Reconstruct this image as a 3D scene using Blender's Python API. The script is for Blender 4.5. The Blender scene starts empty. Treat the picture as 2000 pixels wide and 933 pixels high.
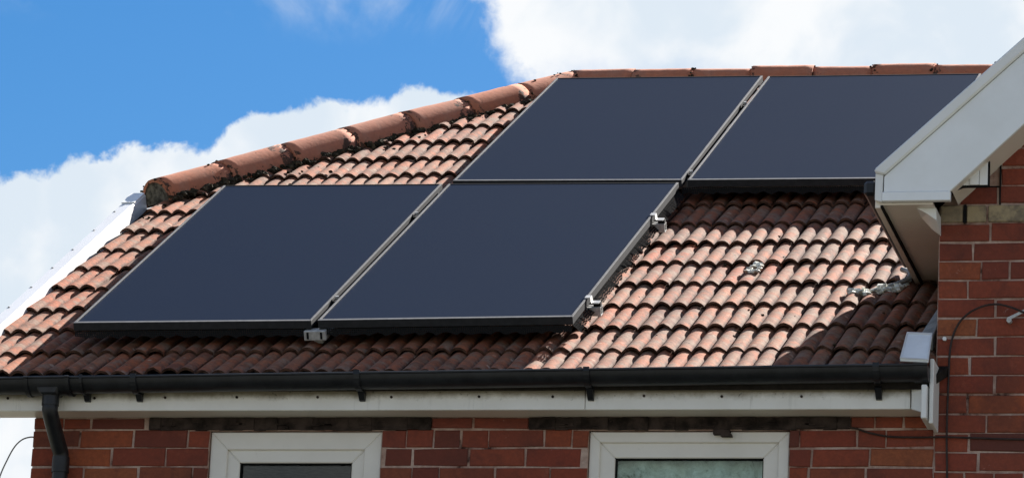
import bpy, bmesh, math, random
import numpy as np
from mathutils import Vector, Matrix, noise as mnoise
random.seed(7)
SC = bpy.context.scene
COL = SC.collection

# ------------------------------------------------------------------ camera, world, sun, exposure
CAM = Vector((5.5791, -16.3305, 1.6))
cd = bpy.data.cameras.new('camera')
cam = bpy.data.objects.new('camera', cd)
COL.objects.link(cam)
cam.matrix_world = Matrix(((0.97543, 0.01046, 0.22004, CAM.x), (0.21563, -0.25310, -0.94311, CAM.y),
                           (0.04583, 0.96738, -0.24914, CAM.z), (0, 0, 0, 1)))
cam.matrix_world = Matrix.Translation(CAM) @ cam.matrix_world.to_quaternion().normalized().to_matrix().to_4x4()
cd.sensor_width = 36.0
cd.lens = 154.72
cd.clip_start = 0.1
cd.clip_end = 3000.0
SC.camera = cam

SC.view_settings.view_transform = 'Standard'
SC.view_settings.look = 'None'
SC.view_settings.gamma = 1.0
EXPOSURE = 2.15
SC.view_settings.exposure = EXPOSURE
K = 2 ** EXPOSURE

SUN_DIR = Vector((0.31, 0.715, 0.637)).normalized()
sl = bpy.data.lights.new('sun', 'SUN')
sl.energy = 3.9
sl.angle = math.radians(0.5)
sl.color = (1.0, 0.95, 0.89)
sun = bpy.data.objects.new('sun', sl)
COL.objects.link(sun)
sun.rotation_euler = SUN_DIR.to_track_quat('Z', 'Y').to_euler()
sun.location = (8, 20, 20)


class NT:
    """small helper to write node trees"""
    def __init__(self, tree):
        self.t = tree
        self.t.nodes.clear()

    def n(self, typ, **kw):
        nd = self.t.nodes.new(typ)
        for k, v in kw.items():
            setattr(nd, k, v)
        return nd

    def set(self, sock, v):
        if isinstance(v, bpy.types.NodeSocket):
            self.t.links.new(v, sock)
        elif v is not None:
            sock.default_value = v

    def math(self, op, a, b=None, c=None, clamp=False):
        nd = self.n('ShaderNodeMath', operation=op, use_clamp=clamp)
        for i, v in enumerate((a, b, c)):
            if v is not None:
                self.set(nd.inputs[i], v)
        return nd.outputs[0]

    def ss(self, v, a, b, lo=0.0, hi=1.0):
        nd = self.n('ShaderNodeMapRange', interpolation_type='SMOOTHSTEP')
        for nm, x in (('Value', v), ('From Min', a), ('From Max', b), ('To Min', lo), ('To Max', hi)):
            self.set(nd.inputs[nm], x)
        return nd.outputs[0]

    def mix(self, f, a, b, mode='MIX'):
        nd = self.n('ShaderNodeMix', data_type='RGBA', blend_type=mode)
        self.set(nd.inputs[0], f)
        for s, v in ((nd.inputs[6], a), (nd.inputs[7], b)):
            if isinstance(v, tuple) and len(v) == 3:
                v = (*v, 1.0)
            self.set(s, v)
        return nd.outputs[2]

    def noise(self, vec, scale, detail=4.0, rough=0.55, dist=0.0):
        nd = self.n('ShaderNodeTexNoise')
        self.set(nd.inputs['Vector'], vec)
        self.set(nd.inputs['Scale'], scale)
        self.set(nd.inputs['Detail'], detail)
        self.set(nd.inputs['Roughness'], rough)
        self.set(nd.inputs['Distortion'], dist)
        return nd.outputs[0]


def build_world():
    w = bpy.data.worlds.new('World')
    SC.world = w
    w.use_nodes = True
    T = NT(w.node_tree)
    out = T.n('ShaderNodeOutputWorld')
    sky = T.n('ShaderNodeTexSky', sky_type='NISHITA')
    sky.sun_disc = False
    sky.sun_elevation = math.asin(SUN_DIR.z)
    sky.sun_rotation = math.atan2(SUN_DIR.x, SUN_DIR.y)
    sky.air_density = 1.0
    sky.dust_density = 0.3
    sky.ozone_density = 3.0
    hs = T.n('ShaderNodeHueSaturation')
    T.set(hs.inputs['Color'], sky.outputs[0])
    hs.inputs['Hue'].default_value = 0.503
    hs.inputs['Saturation'].default_value = 1.42
    hs.inputs['Value'].default_value = 0.49
    bsky = T.n('ShaderNodeBackground')
    T.set(bsky.inputs[0], hs.outputs[0])
    bsky.inputs[1].default_value = SKY_STRENGTH

    tc = T.n('ShaderNodeTexCoord')
    d = tc.outputs['Generated']
    sx = T.n('ShaderNodeSeparateXYZ')
    T.set(sx.inputs[0], d)
    az = T.math('MULTIPLY', T.math('ARCTAN2', sx.outputs[0], sx.outputs[1]), 57.29578)
    el = T.math('MULTIPLY', T.math('ARCSINE', sx.outputs[2]), 57.29578)
    # small and large billows (position on the sky sphere)
    nb = T.noise(d, 26.0, 6.0, 0.58, 0.3)
    nf = T.noise(d, 110.0, 5.0, 0.6, 0.2)
    bil = T.math('ADD', T.math('MULTIPLY', T.math('SUBTRACT', nb, 0.5), 0.9), T.math('MULTIPLY', T.math('SUBTRACT', nf, 0.5), 0.55))
    # cumulus bank: height of its top over azimuth
    cv = T.n('ShaderNodeFloatCurve')
    c = cv.mapping.curves[0]
    pts = [(-40, 13.6), (-30, 15.2), (-23, 14.2), (-20.05, 14.88), (-19.5, 14.95), (-18.9, 15.28), (-18.5, 15.4), (-17.8, 15.42),
           (-17.35, 15.38), (-17.05, 15.68), (-16.28, 15.98), (-15.74, 16.13), (-15.35, 16.12), (-14.9, 16.27),
           (-14.45, 16.46), (-14.15, 16.36), (-13.8, 16.25), (-12.0, 15.6), (-6.0, 16.0), (5.0, 14.0), (20.0, 16.0)]
    nx = [((a + 40.0) / 60.0, (e - 10.0) / 10.0) for a, e in pts]
    c.points[0].location = nx[0]
    c.points[1].location = nx[-1]
    for p in nx[1:-1]:
        c.points.new(*p)
    for p in c.points:
        p.handle_type = 'AUTO_CLAMPED'
    cv.mapping.update()
    T.set(cv.inputs['Value'], T.math('DIVIDE', T.math('ADD', az, 40.0), 60.0, clamp=True))
    top = T.math('ADD', T.math('MULTIPLY', cv.outputs[0], 10.0), 10.0)
    m1 = T.ss(T.math('ADD', T.math('SUBTRACT', top, el), bil), -0.03, 0.11)
    # big cloud to the right, its left edge leaning over
    edge = T.math('ADD', T.math('MULTIPLY', T.math('SUBTRACT', el, 16.66), -0.72), -13.3)
    de = T.math('SUBTRACT', az, edge)
    m2 = T.math('MULTIPLY', T.ss(T.math('ADD', de, T.math('MULTIPLY', bil, 1.6)), -0.1, 0.42),
                T.ss(T.math('ADD', el, T.math('MULTIPLY', bil, 1.6)), 16.05, 16.9, 0.62, 1.0))
    m2 = T.math('MULTIPLY', m2, T.ss(el, 26.0, 34.0, 1.0, 0.0))
    m2 = T.math('MULTIPLY', m2, T.ss(az, 8.0, 22.0, 1.0, 0.0))
    # thin wisps high up and broken cloud over the rest of the sky
    nw = T.noise(d, 14.0, 6.0, 0.62, 0.8)
    m3 = T.math('MULTIPLY', T.math('MULTIPLY', T.ss(nw, 0.40, 0.66), 0.38), T.ss(T.math('ADD', el, T.math('MULTIPLY', bil, 0.8)), 16.75, 17.3))
    nl = T.noise(d, 3.2, 7.0, 0.55, 0.4)
    m4 = T.math('MULTIPLY', T.ss(nl, 0.53, 0.62), T.ss(T.math('ADD', el, T.math('MULTIPLY', T.math('ABSOLUTE', T.math('ADD', az, 13.0)), 0.35)), 20.0, 27.0))
    m4 = T.math('MULTIPLY', m4, 0.85)
    m = T.math('MAXIMUM', T.math('MAXIMUM', m1, m2), T.math('MAXIMUM', m3, m4))
    m = T.math('MULTIPLY', m, T.ss(el, -1.0, 1.5))
    # cloud tone: white crowns, soft blue-grey hollows
    nt = T.noise(d, 22.0, 5.0, 0.5, 0.4)
    nt2 = T.noise(d, 60.0, 4.0, 0.5, 0.4)
    tone = T.math('ADD', T.math('MULTIPLY', nt, 0.7), T.math('MULTIPLY', nt2, 0.3))
    cc = T.mix(T.ss(tone, 0.40, 0.57), (0.74, 0.83, 0.92), (0.96, 0.98, 1.0))
    bcl = T.n('ShaderNodeBackground')
    T.set(bcl.inputs[0], cc)
    bcl.inputs[1].default_value = CLOUD_STRENGTH / K
    mx = T.n('ShaderNodeMixShader')
    T.set(mx.inputs[0], m)
    T.t.links.new(bsky.outputs[0], mx.inputs[1])
    T.t.links.new(bcl.outputs[0], mx.inputs[2])
    T.t.links.new(mx.outputs[0], out.inputs[0])


SKY_STRENGTH = 0.05
CLOUD_STRENGTH = 1.0
build_world()


# ------------------------------------------------------------------ materials
def material(name, build):
    m = bpy.data.materials.new(name)
    m.use_nodes = True
    T = NT(m.node_tree)
    out = T.n('ShaderNodeOutputMaterial')
    b = T.n('ShaderNodeBsdfPrincipled')
    T.t.links.new(b.outputs[0], out.inputs[0])
    build(T, b)
    return m


def bump(T, b, h, strength, dist):
    bp = T.n('ShaderNodeBump')
    T.set(bp.inputs['Height'], h)
    bp.inputs['Strength'].default_value = strength
    bp.inputs['Distance'].default_value = dist
    T.set(b.inputs['Normal'], bp.outputs[0])


def objvec(T):
    """object coordinates shifted by the object's own random number, so copies differ"""
    tc = T.n('ShaderNodeTexCoord')
    oi = T.n('ShaderNodeObjectInfo')
    cb = T.n('ShaderNodeCombineXYZ')
    for i, k in enumerate((37.0, 91.0, 53.0)):
        T.set(cb.inputs[i], T.math('MULTIPLY', oi.outputs['Random'], k))
    v = T.n('ShaderNodeVectorMath', operation='ADD')
    T.set(v.inputs[0], tc.outputs['Object'])
    T.set(v.inputs[1], cb.outputs[0])
    return v.outputs[0], oi.outputs['Random'], tc


def ramp(T, f, stops, interp='LINEAR'):
    r = T.n('ShaderNodeValToRGB')
    r.color_ramp.interpolation = interp
    e = r.color_ramp.elements
    while len(e) < len(stops):
        e.new(0.5)
    for x, (p, c) in zip(e, stops):
        x.position = p
        x.color = (*c, 1.0)
    T.set(r.inputs[0], f)
    return r.outputs[0]


def tile_mat(T, b):
    v, r, tc = objvec(T)
    geo = T.n('ShaderNodeNewGeometry')
    # fired clay varies from tile to tile
    base = ramp(T, r, [(0.0, (0.11, 0.05, 0.035)), (0.12, (0.20, 0.080, 0.050)), (0.28, (0.26, 0.102, 0.060)), (0.44, (0.20, 0.105, 0.074)),
                       (0.58, (0.28, 0.118, 0.070)), (0.7, (0.23, 0.118, 0.080)), (0.82, (0.33, 0.125, 0.062)), (0.92, (0.31, 0.088, 0.040)), (1.0, (0.29, 0.185, 0.135))])
    # weathering bloom, in patches that run over several tiles and inside each tile
    wide = T.noise(geo.outputs['Position'], 2.2, 3.0, 0.6)
    n1 = T.noise(v, 16.0, 5.0, 0.65)
    bloom = T.ss(T.math('ADD', T.math('MULTIPLY', n1, 0.75), T.math('MULTIPLY', wide, 0.35)), 0.5, 0.7, 0.0, 0.7)
    c = T.mix(bloom, base, (0.28, 0.165, 0.115))
    sx = T.n('ShaderNodeSeparateXYZ')
    T.set(sx.inputs[0], geo.outputs['Position'])
    rightside = T.ss(T.math('ADD', sx.outputs[0], T.math('MULTIPLY', wide, 0.8)), 2.5, 3.6, 0.0, 0.6)
    c = T.mix(T.math('MULTIPLY', rightside, T.ss(n1, 0.35, 0.6)), c, (0.21, 0.18, 0.135))
    # grime and painted-in valley shade along the troughs of each tile
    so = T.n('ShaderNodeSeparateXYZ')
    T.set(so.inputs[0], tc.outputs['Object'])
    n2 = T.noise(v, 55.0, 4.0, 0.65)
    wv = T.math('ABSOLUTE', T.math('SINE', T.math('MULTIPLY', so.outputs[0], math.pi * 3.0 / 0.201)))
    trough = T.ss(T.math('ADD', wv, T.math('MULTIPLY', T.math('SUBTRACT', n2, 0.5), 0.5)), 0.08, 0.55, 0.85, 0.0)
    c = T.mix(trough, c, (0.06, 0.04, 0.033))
    # grey lichen film on some rolls, bare orange clay on others
    n4 = T.noise(v, 13.0, 3.0, 0.6)
    c = T.mix(T.ss(n4, 0.50, 0.62, 0.0, 0.8), c, (0.215, 0.18, 0.15))
    c = T.mix(T.ss(n4, 0.47, 0.36, 0.0, 0.75), c, (0.34, 0.125, 0.062))
    # broad dark weathering that ignores the tile edges
    wd = T.noise(geo.outputs['Position'], 7.0, 6.0, 0.7, 0.5)
    c = T.mix(T.ss(wd, 0.50, 0.66, 0.0, 0.65), c, (0.085, 0.05, 0.035))
    # dark lichen specks and a few pale ones
    vo = T.n('ShaderNodeTexVoronoi')
    T.set(vo.inputs['Vector'], v)
    vo.inputs['Scale'].default_value = 26.0
    spot = T.math('MULTIPLY', T.ss(vo.outputs['Distance'], 0.13, 0.22, 1.0, 0.0), T.ss(n1, 0.5, 0.6))
    c = T.mix(T.math('MULTIPLY', spot, 0.85), c, (0.03, 0.028, 0.022))
    vo2 = T.n('ShaderNodeTexVoronoi')
    T.set(vo2.inputs['Vector'], v)
    vo2.inputs['Scale'].default_value = 15.0
    pale = T.math('MULTIPLY', T.ss(vo2.outputs['Distance'], 0.10, 0.24, 1.0, 0.0), T.ss(n1, 0.52, 0.42))
    c = T.mix(T.math('MULTIPLY', pale, 0.6), c, (0.46, 0.42, 0.36))
    c = T.mix(T.ss(n2, 0.35, 0.62, 0.5, 0.0), c, (0.13, 0.075, 0.055))
    c = T.mix(1.0, c, (1.0, 0.84, 0.73), 'MULTIPLY')
    T.set(b.inputs['Base Color'], c)
    b.inputs['Roughness'].default_value = 0.9
    b.inputs['Specular IOR Level'].default_value = 0.2
    bump(T, b, T.math('ADD', n2, T.math('MULTIPLY', n1, 0.5)), 0.35, 0.006)


def ridge_mat(T, b):
    v, r, tc = objvec(T)
    n1 = T.noise(v, 9.0, 5.0, 0.62)
    n2 = T.noise(v, 45.0, 4.0, 0.65)
    base = ramp(T, r, [(0.0, (0.43, 0.15, 0.08)), (0.5, (0.46, 0.165, 0.088)), (1.0, (0.42, 0.165, 0.10))])
    c = T.mix(T.ss(n1, 0.45, 0.7, 0.0, 0.45), base, (0.38, 0.20, 0.135))
    # black moss, heaviest low on the flanks and at the joints
    so = T.n('ShaderNodeSeparateXYZ')
    T.set(so.inputs[0], tc.outputs['Object'])
    low = T.ss(so.outputs[2], -0.055, 0.06, 0.15, 0.0)
    endm = T.math('ADD', T.ss(so.outputs[1], 0.02, 0.07, 0.13, 0.0), T.ss(so.outputs[1], 0.27, 0.35, 0.0, 0.16))
    mk = T.ss(T.math('ADD', T.math('ADD', T.noise(v, 21.0, 6.0, 0.72), low), endm), 0.675, 0.72)
    c = T.mix(T.math('MULTIPLY', mk, 0.93), c, (0.028, 0.024, 0.018))
    c = T.mix(T.ss(n2, 0.3, 0.7, 0.3, 0.0), c, (0.2, 0.09, 0.06))
    T.set(b.inputs['Base Color'], c)
    b.inputs['Roughness'].default_value = 0.88
    b.inputs['Specular IOR Level'].default_value = 0.2
    bump(T, b, T.math('ADD', n2, T.math('MULTIPLY', mk, 0.6)), 0.25, 0.005)


def greyridge_mat(T, b):
    ridge_mat(T, b)


def moss_mat(T, b):
    g = T.n('ShaderNodeNewGeometry')
    n1 = T.noise(g.outputs['Position'], 30.0, 4.0, 0.6)
    c = ramp(T, n1, [(0.3, (0.012, 0.011, 0.008)), (0.55, (0.045, 0.038, 0.026)), (0.75, (0.13, 0.10, 0.065))])
    T.set(b.inputs['Base Color'], c)
    b.inputs['Roughness'].default_value = 1.0
    b.inputs['Specular IOR Level'].default_value = 0.05
    bump(T, b, T.noise(g.outputs['Position'], 120.0, 3.0), 0.8, 0.01)


def brick_mat(T, b):
    v, r, tc = objvec(T)
    base = ramp(T, r, [(0.0, (0.12, 0.046, 0.036)), (0.12, (0.18, 0.052, 0.035)), (0.3, (0.25, 0.068, 0.039)), (0.46, (0.20, 0.060, 0.040)),
                       (0.6, (0.27, 0.075, 0.040)), (0.72, (0.215, 0.055, 0.036)), (0.84, (0.31, 0.095, 0.042)), (0.92, (0.15, 0.052, 0.040)), (1.0, (0.34, 0.125, 0.052))])
    n1 = T.noise(v, 11.0, 5.0, 0.65)
    n2 = T.noise(v, 70.0, 4.0, 0.7)
    c = T.mix(T.ss(n1, 0.5, 0.75, 0.0, 0.7), base, (0.11, 0.042, 0.033))
    c = T.mix(T.ss(n1, 0.42, 0.25, 0.0, 0.55), c, (0.29, 0.105, 0.065))
    c = T.mix(T.ss(n2, 0.35, 0.75, 0.35, 0.0), c, (0.09, 0.035, 0.025))
    g2 = T.n('ShaderNodeNewGeometry')
    big = T.noise(g2.outputs['Position'], 2.6, 5.0, 0.65)
    c = T.mix(T.ss(big, 0.48, 0.66, 0.0, 0.5), c, (0.085, 0.038, 0.03))
    # lime smears
    sm = T.ss(T.noise(v, 23.0, 6.0, 0.72, 0.6), 0.66, 0.74)
    c = T.mix(T.math('MULTIPLY', sm, 0.55), c, (0.42, 0.32, 0.27))
    c = T.mix(1.0, c, (1.10, 0.98, 0.98), 'MULTIPLY')
    T.set(b.inputs['Base Color'], c)
    b.inputs['Roughness'].default_value = 0.92
    b.inputs['Specular IOR Level'].default_value = 0.15
    bump(T, b, T.math('ADD', n2, n1), 0.5, 0.006)


def mortar_mat(T, b):
    g = T.n('ShaderNodeNewGeometry')
    p = g.outputs['Position']
    n1 = T.noise(p, 6.0, 5.0, 0.65)
    n2 = T.noise(p, 60.0, 4.0, 0.7)
    c = ramp(T, n1, [(0.35, (0.05, 0.025, 0.02)), (0.42, (0.34, 0.21, 0.165)), (0.58, (0.52, 0.39, 0.325)), (0.78, (0.62, 0.49, 0.42))])
    c = T.mix(T.ss(n2, 0.3, 0.7, 0.3, 0.0), c, (0.12, 0.06, 0.045))
    T.set(b.inputs['Base Color'], c)
    b.inputs['Roughness'].default_value = 0.95
    b.inputs['Specular IOR Level'].default_value = 0.1
    bump(T, b, n2, 0.6, 0.008)


def stone_mat(T, b):
    v, r, tc = objvec(T)
    n1 = T.noise(v, 14.0, 5.0, 0.65)
    base = ramp(T, r, [(0.0, (0.26, 0.20, 0.13)), (1.0, (0.40, 0.32, 0.19))])
    c = T.mix(T.ss(n1, 0.4, 0.65), base, (0.17, 0.135, 0.095))
    T.set(b.inputs['Base Color'], c)
    b.inputs['Roughness'].default_value = 0.95
    bump(T, b, T.noise(v, 60.0), 0.5, 0.008)


def upvc_mat(tint, dirt, zlo=None, zhi=None, amount=0.5, gloss=0.35):
    def f(T, b):
        g = T.n('ShaderNodeNewGeometry')
        p = g.outputs['Position']
        n1 = T.noise(p, 4.0, 5.0, 0.6)
        n2 = T.noise(p, 55.0, 4.0, 0.7)
        c = T.mix(T.ss(n1, 0.35, 0.75, 0.0, 0.35), tint, dirt)
        c = T.mix(T.ss(n2, 0.62, 0.78, 0.0, 0.3), c, dirt)
        mp = T.n('ShaderNodeMapping')
        mp.inputs['Scale'].default_value = (26.0, 26.0, 2.5)
        T.set(mp.inputs['Vector'], p)
        st = T.noise(mp.outputs[0], 1.0, 5.0, 0.7)
        sp = T.ss(T.noise(p, 3.0, 4.0, 0.7), 0.5, 0.7)
        c = T.mix(T.math('MULTIPLY', T.math('MULTIPLY', T.ss(st, 0.55, 0.72), sp), 0.45), c, (0.33, 0.31, 0.27))
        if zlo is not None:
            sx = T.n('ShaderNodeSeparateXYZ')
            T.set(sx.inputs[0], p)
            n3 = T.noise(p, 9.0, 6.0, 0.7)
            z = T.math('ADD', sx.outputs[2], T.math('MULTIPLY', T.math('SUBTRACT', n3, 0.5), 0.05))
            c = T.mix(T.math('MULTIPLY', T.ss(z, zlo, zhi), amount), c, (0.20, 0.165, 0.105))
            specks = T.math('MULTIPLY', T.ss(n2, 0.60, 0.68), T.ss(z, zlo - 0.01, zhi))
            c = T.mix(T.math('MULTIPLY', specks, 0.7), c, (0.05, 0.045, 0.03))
        T.set(b.inputs['Base Color'], c)
        b.inputs['Roughness'].default_value = gloss
        b.inputs['Specular IOR Level'].default_value = 0.4
    return f


def flat_mat(col, rough, spec=0.4, metal=0.0, var=0.3, scale=30.0):
    def f(T, b):
        g = T.n('ShaderNodeNewGeometry')
        n1 = T.noise(g.outputs['Position'], scale, 4.0, 0.65)
        dk = tuple(x * (1.0 - var) for x in col)
        lt = tuple(min(1.0, x * (1.0 + var)) for x in col)
        T.set(b.inputs['Base Color'], T.mix(T.ss(n1, 0.3, 0.7), dk, lt))
        b.inputs['Roughness'].default_value = rough
        b.inputs['Specular IOR Level'].default_value = spec
        b.inputs['Metallic'].default_value = metal
    return f


def panel_mat(T, b):
    v, r, tc = objvec(T)
    n1 = T.noise(v, 2.0, 3.0, 0.5)
    n2 = T.noise(v, 160.0, 3.0, 0.8)
    c = T.mix(n1, (0.0060, 0.0130, 0.0320), (0.0085, 0.0145, 0.0315))
    c = T.mix(T.ss(n2, 0.42, 0.62, 0.0, 0.8), c, (0.014, 0.021, 0.036))
    T.set(b.inputs['Base Color'], c)
    b.inputs['Roughness'].default_value = 0.45
    b.inputs['Specular IOR Level'].default_value = 0.018


def mesh_mat(T, b):
    """fine black wire netting: woven wires with open squares between"""
    out = [n for n in T.t.nodes if n.type == 'OUTPUT_MATERIAL'][0]
    tc = T.n('ShaderNodeTexCoord')
    sx = T.n('ShaderNodeSeparateXYZ')
    T.set(sx.inputs[0], tc.outputs['Object'])
    w1 = T.math('ABSOLUTE', T.math('SINE', T.math('MULTIPLY', T.math('ADD', sx.outputs[0], sx.outputs[1]), 400.0)))
    w2 = T.math('ABSOLUTE', T.math('SINE', T.math('MULTIPLY', T.math('SUBTRACT', sx.outputs[2], T.math('MULTIPLY', sx.outputs[1], 0.54)), 400.0)))
    wire = T.math('GREATER_THAN', T.math('MAXIMUM', w1, w2), 0.55)
    tr = T.n('ShaderNodeBsdfTransparent')
    b.inputs['Base Color'].default_value = (0.016, 0.016, 0.016, 1)
    b.inputs['Roughness'].default_value = 0.9
    b.inputs['Specular IOR Level'].default_value = 0.0
    mx = T.n('ShaderNodeMixShader')
    T.set(mx.inputs[0], wire)
    T.t.links.new(tr.outputs[0], mx.inputs[1])
    T.t.links.new(b.outputs[0], mx.inputs[2])
    T.t.links.new(mx.outputs[0], out.inputs[0])


def glass_mat(T, b):
    out = [n for n in T.t.nodes if n.type == 'OUTPUT_MATERIAL'][0]
    tr = T.n('ShaderNodeBsdfTransparent')
    tr.inputs[0].default_value = (0.92, 0.97, 0.95, 1)
    gl = T.n('ShaderNodeBsdfGlossy')
    gl.inputs['Roughness'].default_value = 0.02
    fr = T.n('ShaderNodeFresnel')
    fr.inputs[0].default_value = 1.5
    mx = T.n('ShaderNodeMixShader')
    T.set(mx.inputs[0], T.math('ADD', T.math('MULTIPLY', fr.outputs[0], 0.7), 0.0))
    T.t.links.new(tr.outputs[0], mx.inputs[1])
    T.t.links.new(gl.outputs[0], mx.inputs[2])
    T.t.links.new(mx.outputs[0], out.inputs[0])
    T.t.nodes.remove(b)


def net_mat(T, b):
    g = T.n('ShaderNodeTexCoord')
    p = g.outputs['Object']
    n1 = T.noise(p, 14.0, 5.0, 0.7, 1.0)
    n2 = T.noise(p, 40.0, 5.0, 0.7)
    c = ramp(T, T.math('ADD', T.math('MULTIPLY', n1, 0.65), T.math('MULTIPLY', n2, 0.35)),
             [(0.36, (0.14, 0.20, 0.13)), (0.46, (0.50, 0.60, 0.54)), (0.6, (0.72, 0.82, 0.78)), (0.75, (0.86, 0.90, 0.87))])
    T.set(b.inputs['Base Color'], c)
    b.inputs['Roughness'].default_value = 0.9


def ground_mat(T, b):
    g = T.n('ShaderNodeNewGeometry')
    n1 = T.noise(g.outputs['Position'], 0.4, 6.0, 0.6)
    n2 = T.noise(g.outputs['Position'], 12.0, 5.0, 0.7)
    c = T.mix(T.ss(n1, 0.45, 0.55), (0.115, 0.105, 0.095), (0.065, 0.08, 0.04))
    c = T.mix(T.ss(n2, 0.3, 0.7, 0.4, 0.0), c, (0.1, 0.09, 0.075))
    T.set(b.inputs['Base Color'], c)
    b.inputs['Roughness'].default_value = 0.95


M = {}
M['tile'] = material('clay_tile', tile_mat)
M['nose'] = material('shaded_tile_edge', flat_mat((0.075, 0.04, 0.027), 0.95, 0.1, 0, 0.6, 40.0))  # shade on the tiles' front edges, painted as a darker colour
M['ridge'] = material('ridge_clay', ridge_mat)
M['moss'] = material('moss_and_mortar', moss_mat)
M['infill'] = material('hip_end_mortar', flat_mat((0.115, 0.10, 0.075), 0.95, 0.1, 0, 0.7, 30.0))
M['brick'] = material('red_brick', brick_mat)
M['mortar'] = material('lime_mortar', mortar_mat)
M['stone'] = material('buff_stone', stone_mat)
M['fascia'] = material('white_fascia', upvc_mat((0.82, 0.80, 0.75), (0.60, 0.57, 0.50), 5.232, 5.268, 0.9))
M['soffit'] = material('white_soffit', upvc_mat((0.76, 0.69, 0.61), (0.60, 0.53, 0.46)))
M['white'] = material('white_upvc', upvc_mat((0.78, 0.78, 0.76), (0.60, 0.59, 0.55)))
M['barge'] = material('white_bargeboard', upvc_mat((0.84, 0.86, 0.87), (0.66, 0.67, 0.65)))
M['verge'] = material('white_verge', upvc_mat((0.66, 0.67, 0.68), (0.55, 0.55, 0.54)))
M['window'] = material('window_white', upvc_mat((0.74, 0.71, 0.65), (0.54, 0.50, 0.43)))
M['gutter'] = material('black_plastic', flat_mat((0.011, 0.012, 0.014), 0.42, 0.35, 0, 0.35, 18.0))
M['frame'] = material('panel_frame', flat_mat((0.030, 0.031, 0.033), 0.75, 0.03, 0.0, 0.15, 40.0))
M['lip'] = material('sunlit_rim', flat_mat((0.125, 0.125, 0.128), 0.6, 0.2, 0.0, 0.2, 40.0))  # sun on the frame's rim, painted as a paler grey than the frame
M['alu'] = material('aluminium', flat_mat((0.42, 0.42, 0.41), 0.5, 0.4, 0.3, 0.2, 60.0))
M['dark'] = material('dark_void', flat_mat((0.012, 0.012, 0.012), 0.9, 0.1))
M['felt'] = material('roof_felt', flat_mat((0.02, 0.017, 0.015), 0.95, 0.1))
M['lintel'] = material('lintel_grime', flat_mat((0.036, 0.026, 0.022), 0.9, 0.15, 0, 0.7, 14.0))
M['panel'] = material('panel_glass', panel_mat)
M['mesh'] = material('wire_netting', mesh_mat)
M['glass'] = material('window_glass', glass_mat)
M['net'] = material('net_curtain', net_mat)
M['blind'] = material('blind_fabric', flat_mat((0.075, 0.10, 0.085), 0.9, 0.1, 0, 0.5, 8.0))
M['cable'] = material('cable_sheath', flat_mat((0.03, 0.018, 0.015), 0.6, 0.3))
M['wire'] = material('grey_wire', flat_mat((0.20, 0.20, 0.20), 0.6, 0.3))
M['lead'] = material('lead_sheet', flat_mat((0.24, 0.245, 0.23), 0.6, 0.4, 0.2, 0.3, 14.0))
M['palelead'] = material('pale_flashing', flat_mat((0.62, 0.62, 0.55), 0.6, 0.4, 0.0, 0.35, 25.0))
M['plate'] = material('white_plate', flat_mat((0.78, 0.83, 0.88), 0.25, 0.5, 0.0, 0.05, 10.0))
M['ground'] = material('ground', ground_mat)
M['plaster'] = material('inner_wall', flat_mat((0.06, 0.06, 0.055), 0.95, 0.1))


# ------------------------------------------------------------------ mesh helpers
def mesh_obj(name, verts, faces, mat, parent=None, smooth=False, loc=None):
    me = bpy.data.meshes.new(name)
    me.from_pydata([tuple(v) for v in verts], [], faces)
    me.materials.append(mat)
    if smooth:
        me.shade_smooth()
    me.update()
    o = bpy.data.objects.new(name, me)
    COL.objects.link(o)
    if parent is not None:
        o.parent = parent
    if loc is not None:
        o.location = loc
    return o


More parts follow.
